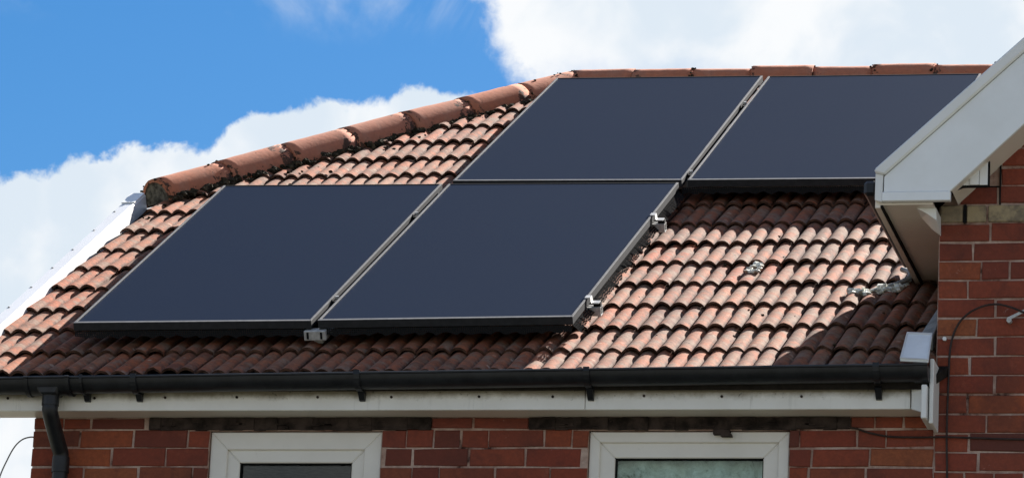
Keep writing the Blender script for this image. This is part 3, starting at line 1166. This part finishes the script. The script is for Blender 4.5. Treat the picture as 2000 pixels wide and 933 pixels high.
def into_gutter(o):
    o.parent = gutter
    o.location = o.location - Vector((1.5, -0.205, 5.3))
    return o


into_gutter(trough(-0.66, 3.452, 0.056).build('trough', M['gutter'], smooth=True))
into_gutter(trough(3.40, 3.4535, 0.0605, 0.004).build('stop_end', M['gutter'], smooth=True))
for x in (0.330, 1.235, 2.143, 3.258, 0.115):
    m = MB()
    seg = 12
    w = 0.024 if x != 0.115 else 0.012
    vs, fs = [], []
    for xx in (x - w / 2, x + w / 2):
        for rr in (0.0625, 0.0575):
            for k in range(seg + 1):
                a = math.pi * 0.93 + math.pi * 1.12 * k / seg
                vs.append((xx, -0.197 + rr * math.cos(a), gz_at(xx) + rr * 0.92 * math.sin(a)))
    S = seg + 1
    for k in range(seg):
        fs += [(k, k + 1, 2 * S + k + 1, 2 * S + k), (S + k, 3 * S + k, 3 * S + k + 1, S + k + 1),
               (k, S + k, S + k + 1, k + 1), (2 * S + k, 2 * S + k + 1, 3 * S + k + 1, 3 * S + k)]
    m.add(vs, fs)
    # back arm fixed on the fascia
    m.hexa([(x - 0.011, -0.152, 5.232), (x + 0.011, -0.152, 5.232), (x + 0.011, FY - 0.001, 5.230), (x - 0.011, FY - 0.001, 5.230),
            (x - 0.013, -0.185, 5.268), (x + 0.013, -0.185, 5.268), (x + 0.013, FY - 0.001, 5.30), (x - 0.013, FY - 0.001, 5.30)])
    into_gutter(m.build('bracket', M['gutter']))
# outlet over the downpipe
m = MB()
vs = []
t2 = trough(-0.115, 0.065, 0.0635, 0.006)
into_gutter(t2.build('outlet', M['gutter'], smooth=True))
for xx in (-0.117, 0.052):
    into_gutter(trough(xx, xx + 0.016, 0.0685, 0.006).build('outlet_collar', M['gutter'], smooth=True))
m = MB()
m.hexa([(-0.052, -0.245, 5.242), (0.012, -0.245, 5.242), (0.012, -0.155, 5.242), (-0.052, -0.155, 5.242),
        (-0.095, -0.25, 5.30), (0.045, -0.25, 5.30), (0.045, -0.148, 5.30), (-0.095, -0.148, 5.30)])
into_gutter(m.build('outlet_funnel', M['gutter'], bevel=0.006))

dp = empty('downpipe', (-0.012 - HINV.x, -0.05, 0))
dp.parent = house


def pipe_part(name, pts, r):
    o = MB().tube(pts, r, 20).build(name, M['gutter'], smooth=True)
    o.parent = dp
    o.location = -Vector((-0.012, -0.05, 0))
    return o


bend = spline([(-0.020, -0.200, 5.262), (-0.020, -0.200, 5.205), (-0.020, -0.188, 5.170), (-0.016, -0.085, 5.075), (-0.012, -0.054, 5.040), (-0.011, -0.050, 4.985)], 6)
pipe_part('offset_bend', bend, 0.0315)
pipe_part('socket', [(-0.020, -0.200, 5.264), (-0.020, -0.200, 5.203)], 0.0345)
pipe_part('socket', [(-0.0112, -0.050, 5.028), (-0.011, -0.050, 4.965)], 0.0348)
pipe_part('pipe', [(-0.011, -0.050, 4.99), (-0.010, -0.050, 0.05)], 0.0310)

# ------------------------------------------------------------------ gabled wing on the right
YB = -0.22
slope_g = 0.915
top_z = lambda x: 6.087 + slope_g * (x - 3.266)
low_z = lambda x: 6.022 + 0.945 * (x - 3.521)
def barge(side):
    """outline of one bargeboard, from the eave up to the apex"""
    f = (lambda x: x) if side < 0 else (lambda x: 2 * apx - x)
    poly = [(3.266, 6.024), (3.519, 6.024), (apx - 0.001, low_z(apx)), (apx - 0.001, top_z(apx)), (3.266, top_z(3.266))]
    pl = [(f(a), b_) for a, b_ in poly]
    if side > 0:
        pl = pl[::-1]
    put(MB().prism_y(pl, YB, YB + 0.02).build('bargeboard', M['barge'], bevel=0.0025))
    cap = [(3.231, 6.100), (3.268, top_z(3.268) + 0.0015), (apx - 0.001, top_z(apx) + 0.0015), (apx - 0.001, top_z(apx) + 0.060), (3.231, 6.114)]
    pl = [(f(a), b_) for a, b_ in cap]
    if side > 0:
        pl = pl[::-1]
    put(MB().prism_y(pl, YB - 0.016, 0.10).build('verge_strip', M['white'], bevel=0.006))


barge(-1)
barge(1)
# boxed foot of the bargeboard
put(MB().box(3.262, 3.523, YB - 0.009, YB + 0.02, 5.9875, 6.0225).build('foot_trim', M['barge'], bevel=0.002))
put(MB().prism_y([(3.2335, 5.992), (3.261, 5.985), (3.2635, 6.092), (3.234, 6.098)], YB - 0.005, YB + 0.02).build('foot_end', M['white'], bevel=0.002))
# eave of the wing running back over the main roof
put(MB().box(3.232, 3.252, YB + 0.0205, 1.60, 5.968, 6.10).build('eave_fascia', M['soffit']))
put(MB().box(3.2525, 3.454, YB + 0.0205, 1.60, 5.979, 5.987).build('eave_soffit', M['soffit']))
put(MB().box(3.2525, 3.262, YB + 0.021, 1.60, 5.970, 5.9785).build('soffit_bead', M['dark']))
put(MB().hexa([(3.385, -0.150, 5.9785), (3.460, -0.150, 5.9785), (3.460, -0.006, 5.9785), (3.385, -0.006, 5.9785),
               (3.425, -0.150, 5.957), (3.462, -0.150, 5.930), (3.462, -0.006, 5.905), (3.43, -0.006, 5.930)]).build('soffit_wedge', M['white']))
put(MB().box(3.180, 3.231, -0.165, 0.97, 6.028, 6.088).build('side_gutter', M['gutter'], bevel=0.012))
# verge soffit closing between bargeboard and wall
mb = MB()
mb.add([(3.525, YB + 0.021, low_z(3.525) + 0.006), (3.525, 0.006, low_z(3.525) + 0.006), (apx, 0.006, low_z(apx) + 0.006), (apx, YB + 0.021, low_z(apx) + 0.006)], [(0, 1, 2, 3)])
mb.add([(2 * apx - 3.525, YB + 0.021, low_z(3.525) + 0.006), (2 * apx - 3.525, 0.006, low_z(3.525) + 0.006), (apx, 0.006, low_z(apx) + 0.006), (apx, YB + 0.021, low_z(apx) + 0.006)], [(0, 1, 2, 3)])
put(mb.build('verge_soffit', M['soffit']))
# white infill boards under the verge
for (a, b_, dy) in ((3.490, 3.585, 0.0), (3.5865, 3.622, -0.007), (3.6235, 3.655, -0.003)):
    put(MB().prism_y([(a, 6.066 if a > 3.5 else 6.072), (b_, 6.066), (b_, low_z(b_) + 0.03), (a, low_z(a) + 0.03)], -0.152 + dy, -0.13).build('infill_board', M['white'], bevel=0.002))
put(MB().box(3.6555, 3.662, -0.153, -0.135, 6.062, 6.20).build('joint_gap', M['dark']))
put(MB().box(3.50, 3.655, -0.1525, -0.135, 6.0595, 6.0655).build('joint_gap', M['dark']))
put(MB().box(3.683, 3.689, -0.005, 0.0068, 6.03, 6.40).build('joint_gap', M['dark']))
put(MB().box(3.525, 3.683, -0.003, 0.0068, 6.099, 6.1028).build('joint_gap', M['dark']))
put(MB().box(3.546, 3.558, -0.008, 0.0068, 5.958, 6.029).build('joint_gap', M['dark']))
# slopes of the wing roof, laid with courses
mb = MB()
for side in (-1, 1):
    f = (lambda x: x) if side < 0 else (lambda x: 2 * apx - x)
    nC = 8
    for i in range(nC):
        xa = 3.225 + (apx - 3.225) * i / nC
        xb = 3.225 + (apx - 3.225) * (i + 1) / nC
        za, zb = top_z(xa) + 0.028, top_z(xb) + 0.015
        mb.hexa([(f(xa), 0.101, za - 0.03), (f(xb), 0.101, zb - 0.03), (f(xb), 8.8, zb - 0.03), (f(xa), 8.8, za - 0.03),
                 (f(xa), 0.101, za), (f(xb), 0.101, zb), (f(xb), 8.8, zb), (f(xa), 8.8, za)])
put(mb.build('wing_roof', M['tile']))

# lead along the foot of the wing where the main roof runs into it
mb = MB()
mb.hexa([rp(3.385, -0.02, 0.03), rp(3.462, -0.02, 0.03), rp(3.462, 0.85, 0.03), rp(3.43, 0.85, 0.03),
         rp(3.385, -0.02, 0.05), rp(3.462, -0.02, 0.085), rp(3.462, 0.85, 0.085), rp(3.43, 0.85, 0.05)])
put(mb.build('lead_flashing', M['lead'], bevel=0.004))
# mortar fillet / torn flashing where the roof meets the soffit
mb = MB()
path = [(3.225, 1.02), (3.215, 0.965), (3.19, 0.93), (3.16, 0.91), (3.12, 0.895), (3.07, 0.88), (3.02, 0.865)]
for i in range(70):
    t = random.random() * (len(path) - 1.001)
    k = int(t)
    X = path[k][0] + (path[k + 1][0] - path[k][0]) * (t - k)
    s = path[k][1] + (path[k + 1][1] - path[k][1]) * (t - k)
    wd = 0.030 * (1 - t / 9)
    lump(mb, rp(X + random.gauss(0, 0.012), s + random.gauss(0, wd), random.uniform(0.020, 0.038)), random.uniform(0.010, 0.026), 5000 + i, 0.55)
put(mb.build('mortar_fillet', M['palelead'], smooth=True))
mb = MB().tube(spline([rp(3.195, 1.16, 0.05), rp(3.236, 1.09, 0.055), rp(3.240, 1.02, 0.05), rp(3.205, 0.95, 0.045), rp(3.17, 0.92, 0.04)], 5), 0.011, 8)
put(mb.build('flashing_edge', M['lead'], smooth=True))
# a tile smeared with pale mortar
mb = MB()
for i in range(26):
    lump(mb, rp(2.577 + random.gauss(0, 0.012), 1.265 + random.uniform(-0.085, 0.085), 0.034), random.uniform(0.010, 0.018), 5200 + i, 0.45)
put(mb.build('mortar_smear', M['palelead'], smooth=True))

# ------------------------------------------------------------------ solar panels
PH = 0.134
PT = 0.031
PLAB = ['left lower dark blue solar panel, directly above the downpipe end of the gutter',
        'middle lower solar panel with two silver rail ends sticking out at its right edge',
        'upper solar panel beside the sloping hip tiles, left of its neighbour on the ridge row',
        'upper right solar panel partly hidden behind the white bargeboard']


def make_panel(c, label):
    corners = [rp(X, s, PH) for X, s in c]
    o0 = corners[0]
    root = tag(empty('solar_panel', o0), label, 'solar panel', 'solar panels mounted on the tiled roof')
    loc = [p - o0 for p in corners]
    fw = 0.0095
    ctr = sum(loc, Vector()) / 4
    ex = (loc[1] - loc[0]).normalized()
    ey = (loc[3] - loc[0]).normalized()
    inn = [loc[0] + ex * fw + ey * fw, loc[1] - ex * fw + ey * fw, loc[2] - ex * fw - ey * fw, loc[3] + ex * fw - ey * fw]
    dn = -RN * PT
    for i in range(4):
        k = (i + 1) % 4
        a, b_, c_, d_ = loc[i], loc[k], inn[k], inn[i]
        m = MB().hexa([a + dn, b_ + dn, c_ + dn, d_ + dn, a, b_, c_, d_])
        m.build('frame_bar', M['frame'], root, bevel=0.0012)
    # sunlit rim painted as pale strips: thin along the sides, broad along the foot
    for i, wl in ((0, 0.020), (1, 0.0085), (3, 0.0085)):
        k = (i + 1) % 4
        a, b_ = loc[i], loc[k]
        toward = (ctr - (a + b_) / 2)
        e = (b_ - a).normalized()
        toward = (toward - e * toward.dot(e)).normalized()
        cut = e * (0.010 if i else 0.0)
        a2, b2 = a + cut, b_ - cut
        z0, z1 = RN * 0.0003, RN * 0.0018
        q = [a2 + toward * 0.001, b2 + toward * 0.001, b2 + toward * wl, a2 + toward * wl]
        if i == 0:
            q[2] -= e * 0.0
        MB().hexa([p + z0 for p in q] + [p + z1 for p in q]).build('sunlit_edge', M['lip'], root)  # pale strip standing in for sun on the frame's rim
    g0, g1 = -RN * 0.0025, -RN * 0.008
    m = MB().hexa([p + g1 for p in inn] + [p + g0 for p in inn])
    m.build('laminate', M['panel'], root)
    return root


def skirt(root, A, B, out, seed, n=60):
    """bird-proofing mesh clipped under a panel edge from A to B (roof X, s), leaning out to the tiles"""
    rnd = random.Random(seed)
    o0 = Vector(root.location)
    vs, fs = [], []
    for i in range(n + 1):
        t = i / n
        X, s = A[0] + (B[0] - A[0]) * t, A[1] + (B[1] - A[1]) * t
        f = rnd.uniform(0.85, 1.15)
        roll = abs(math.sin(math.pi * (X - TX0) * 3 / TW)) if abs(out[1]) > abs(out[0]) else rnd.random()
        hb = 0.068 + 0.012 * roll + rnd.uniform(-0.004, 0.004)
        for k, h in ((0.0, PH - PT - 0.002), (0.5, (PH - PT + hb) / 2 + rnd.uniform(-0.003, 0.003)), (1.0, hb)):
            vs.append(rp(X + out[0] * k * f, s + out[1] * k * f, h) - o0)
    for i in range(n):
        for k in range(2):
            a = i * 3 + k
            fs.append((a, a + 3, a + 4, a + 1))
    mesh_obj('bird_mesh', vs, fs, M['mesh'], root)


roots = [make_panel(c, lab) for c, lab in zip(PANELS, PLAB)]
skirt(roots[0], (0.03, 0.088), (1.0, 0.097), (0.0, -0.012), 1)
skirt(roots[1], (1.03, 0.102), (2.04, 0.130), (0.0, -0.012), 2)
skirt(roots[1], (2.042, 0.13), (2.053, 2.40), (0.030, 0.0), 3, 120)
skirt(roots[3], (2.06, 2.460), (3.10, 2.434), (0.0, -0.012), 4)


# mounting rails with mid clamps and end clamps
def rail(X0, X1, sA, sB, joint, lab):
    """X0..X1 along the eave at sA (left) .. sB (right); joint = X of the gap between two panels"""
    h0, h1 = 0.064, PH - PT - 0.003
    o0 = rp(X0, sA, h0)
    root = tag(empty('mounting_rail', o0), lab, 'rail', 'rails under the solar panels')
    w = 0.021
    m = MB()
    def P_(X, ds, h):
        t = (X - X0) / (X1 - X0)
        return rp(X, sA + (sB - sA) * t + ds, h) - o0
    # C-section: two flanges and a web, so the end reads hollow
    for (d0, d1, a, b_) in ((-w, -w + 0.004, h0, h1), (w - 0.004, w, h0, h1), (-w + 0.004, w - 0.004, h0, h0 + 0.004),
                            (-w + 0.004, -0.006, h1 - 0.004, h1), (0.006, w - 0.004, h1 - 0.004, h1)):
        m.hexa([P_(X0, d0, a), P_(X1, d0, a), P_(X1, d1, a), P_(X0, d1, a), P_(X0, d0, b_), P_(X1, d0, b_), P_(X1, d1, b_), P_(X0, d1, b_)])
    m.build('rail_section', M['alu'], root)
    # mid clamp
    if joint is not None:
        m = MB()
        Xj = joint
        m.hexa([P_(Xj - 0.008, -0.028, h1), P_(Xj + 0.008, -0.028, h1), P_(Xj + 0.008, 0.028, h1), P_(Xj - 0.008, 0.028, h1),
                P_(Xj - 0.008, -0.028, PH - 0.004), P_(Xj + 0.008, -0.028, PH - 0.004), P_(Xj + 0.008, 0.028, PH - 0.004), P_(Xj - 0.008, 0.028, PH - 0.004)])
        m.build('mid_clamp', M['dark'], root)
        m = MB()
        m.tube([P_(Xj, 0.018, PH - 0.004), P_(Xj, 0.018, PH + 0.006)], 0.008, 8)
        m.build('clamp_bolt', M['alu'], root)
    return root, P_


def end_clamp(root, P_, X, ds=0.0):
    """Z-shaped clamp hooked on the panel's edge"""
    h1 = PH - PT - 0.003
    m = MB()
    prof = [(X - 0.012, PH + 0.0015), (X + 0.010, PH + 0.0015), (X + 0.013, h1 + 0.014), (X + 0.044, h1 + 0.014)]
    for (xa, ha), (xb, hb) in zip(prof[:-1], prof[1:]):
        m.hexa([P_(xa, ds - 0.020, ha), P_(xb, ds - 0.020, hb), P_(xb, ds + 0.020, hb), P_(xa, ds + 0.020, ha),
                P_(xa, ds - 0.020, ha + 0.004), P_(xb, ds - 0.020, hb + 0.004), P_(xb, ds + 0.020, hb + 0.004), P_(xa, ds + 0.020, ha + 0.004)])
    m.build('end_clamp', M['alu'], root)
    m = MB()
    m.hexa([P_(X + 0.02, ds - 0.012, h1), P_(X + 0.05, ds - 0.012, h1), P_(X + 0.05, ds + 0.012, h1), P_(X + 0.02, ds + 0.012, h1),
            P_(X + 0.02, ds - 0.012, h1 + 0.0155), P_(X + 0.05, ds - 0.012, h1 + 0.0155), P_(X + 0.05, ds + 0.012, h1 + 0.0155), P_(X + 0.02, ds + 0.012, h1 + 0.0155)])
    m.build('clamp_block', M['dark'], root)


r_, P_ = rail(0.05, 2.100, 0.455, 0.42, 1.015, 'silver rail sticking out at the lower right corner of the middle lower panel')
end_clamp(r_, P_, 2.050)
r_, P_ = rail(0.03, 2.106, 1.93, 1.80, 1.001, 'silver rail sticking out halfway up the right edge of the middle lower panel')
end_clamp(r_, P_, 2.056)
rail(1.06, 3.09, 2.61, 2.59, 2.076, 'rail with a clamp low in the gap between the two upper panels')
rail(1.07, 3.11, 4.04, 4.03, 2.083, 'rail with a clamp high in the gap between the two upper panels')

# silver bracket under the joint of the lower panels
o0 = rp(0.96, 0.085, 0.03)
br = tag(empty('roof_bracket', o0), 'small silver metal bracket on the tiles under the joint of the lower panels', 'bracket')
m = MB()
m.hexa([rp(X, s, h) - o0 for h in (0.058, 0.098) for X, s in ((0.973, 0.075), (1.062, 0.075), (1.062, 0.12), (0.973, 0.12))])
m.build('bracket_body', M['alu'], br, bevel=0.003)
for xa in (0.985, 1.04):
    m = MB().hexa([rp(X, s, h) - o0 for h in (0.065, 0.092) for X, s in ((xa, 0.072), (xa + 0.008, 0.072), (xa + 0.008, 0.0755), (xa, 0.0755))])
    m.build('slot', M['dark'], br)
m = MB().hexa([rp(X, s, h) - o0 for h in (0.03, 0.0445) for X, s in ((0.995, 0.14), (1.03, 0.14), (1.03, 0.40), (0.995, 0.40))])
m.build('bracket_arm', M['alu'], br)

# ------------------------------------------------------------------ white plate above the gutter's end
c = [Vector((3.350, -0.262, 5.362)), Vector((3.458, -0.262, 5.355)), Vector((3.449, -0.10, 5.497)), Vector((3.352, -0.10, 5.502))]
nrm = (c[1] - c[0]).cross(c[3] - c[0]).normalized()
o0 = c[0]
pl = tag(empty('cover_plate', o0), 'tilted white plate above the right end of the black gutter, beside the brick corner', 'plate')
MB().hexa([p - o0 - nrm * 0.012 for p in c] + [p - o0 for p in c]).build('plate_face', M['plate'], pl, bevel=0.003)
m = MB()
for i in range(4):
    a, b_ = c[i] - o0, c[(i + 1) % 4] - o0
    ct = sum(c, Vector()) / 4 - o0
    ia, ib = a.lerp(ct, 0.09), b_.lerp(ct, 0.09)
    m.hexa([a + nrm * 0.0003, b_ + nrm * 0.0003, ib + nrm * 0.0003, ia + nrm * 0.0003, a + nrm * 0.004, b_ + nrm * 0.004, ib + nrm * 0.004, ia + nrm * 0.004])
m.build('plate_rim', M['verge'], pl)
MB().hexa([p - o0 for p in [Vector((3.40, -0.14, 5.40)), Vector((3.43, -0.14, 5.40)), Vector((3.43, -0.12, 5.40)), Vector((3.40, -0.12, 5.40)),
           Vector((3.40, -0.14, 5.452)), Vector((3.43, -0.14, 5.452)), Vector((3.43, -0.12, 5.470)), Vector((3.40, -0.12, 5.470))]]).build('plate_stay', M['dark'], pl)

# ------------------------------------------------------------------ cables
def cable(name, pts, r, mat, label, cat):
    pts = [Vector(p) for p in pts]
    o0 = pts[0]
    root = MB().tube([p - o0 for p in spline(pts, 8)], r, 8).build(name, mat, smooth=True)
    root.location = o0
    return tag(root, label, cat)


cb = cable('wall_cable', [(3.515, -0.008, 4.0), (3.508, -0.008, 4.70), (3.506, -0.009, 4.958), (3.501, -0.009, 5.123), (3.503, -0.009, 5.322), (3.509, -0.010, 5.47), (3.535, -0.016, 5.55),
                       (3.575, -0.022, 5.594), (3.624, -0.026, 5.619), (3.673, -0.03, 5.628), (3.722, -0.035, 5.620), (3.781, -0.04, 5.596), (3.86, -0.05, 5.55), (3.95, -0.05, 5.42)],
           0.0042, M['cable'], 'dark cable looping down the brick wall right of the white eave end', 'cable')
cable('wall_cable', [(3.12, -0.010, 5.155), (3.16, -0.010, 5.147), (3.203, -0.009, 5.133), (3.282, -0.008, 5.118), (3.40, -0.008, 5.115), (3.497, -0.014, 5.115), (3.64, -0.008, 5.111), (3.789, -0.007, 5.107), (4.3, -0.007, 5.10)],
      0.0040, M['cable'], 'thin dark cable running level across the bricks below the white eave end', 'cable')
cable('phone_wire', [(-0.150, 0.03, 5.125), (-0.172, 0.02, 5.124), (-0.205, 0.02, 5.113), (-0.235, 0.02, 5.082), (-0.263, 0.02, 5.025), (-0.286, 0.02, 4.963), (-0.31, 0.02, 4.86), (-0.33, 0.02, 4.6)],
      0.0030, M['wire'], 'thin grey wire curving down against the sky from the house corner', 'wire')
# silver clip holding the looped cable
o0 = Vector((3.733, -0.02, 5.566))
cl = tag(empty('cable_clip', o0), 'small silver clip fixed on the brick wall under the cable loop', 'clip')
MB().tube([(0, 0.02, 0), (0, -0.018, -0.002)], 0.010, 8).build('clip_head', M['alu'], cl)
MB().hexa([(-0.005, -0.016, -0.004), (0.06, -0.016, 0.030), (0.06, -0.008, 0.030), (-0.005, -0.008, -0.004),
           (-0.008, -0.016, 0.008), (0.056, -0.016, 0.040), (0.056, -0.008, 0.040), (-0.008, -0.008, 0.008)]).build('clip_arm', M['alu'], cl)
# screw in the bricks by the plate
sc_ = MB().tube([(0, 0.01, 0), (0, -0.014, 0)], 0.008, 8).build('wall_plug', M['white'])
sc_.location = (3.485, 0.0, 5.499)
tag(sc_, 'tiny white wall plug in the brick corner just above the tilted plate', 'plug')
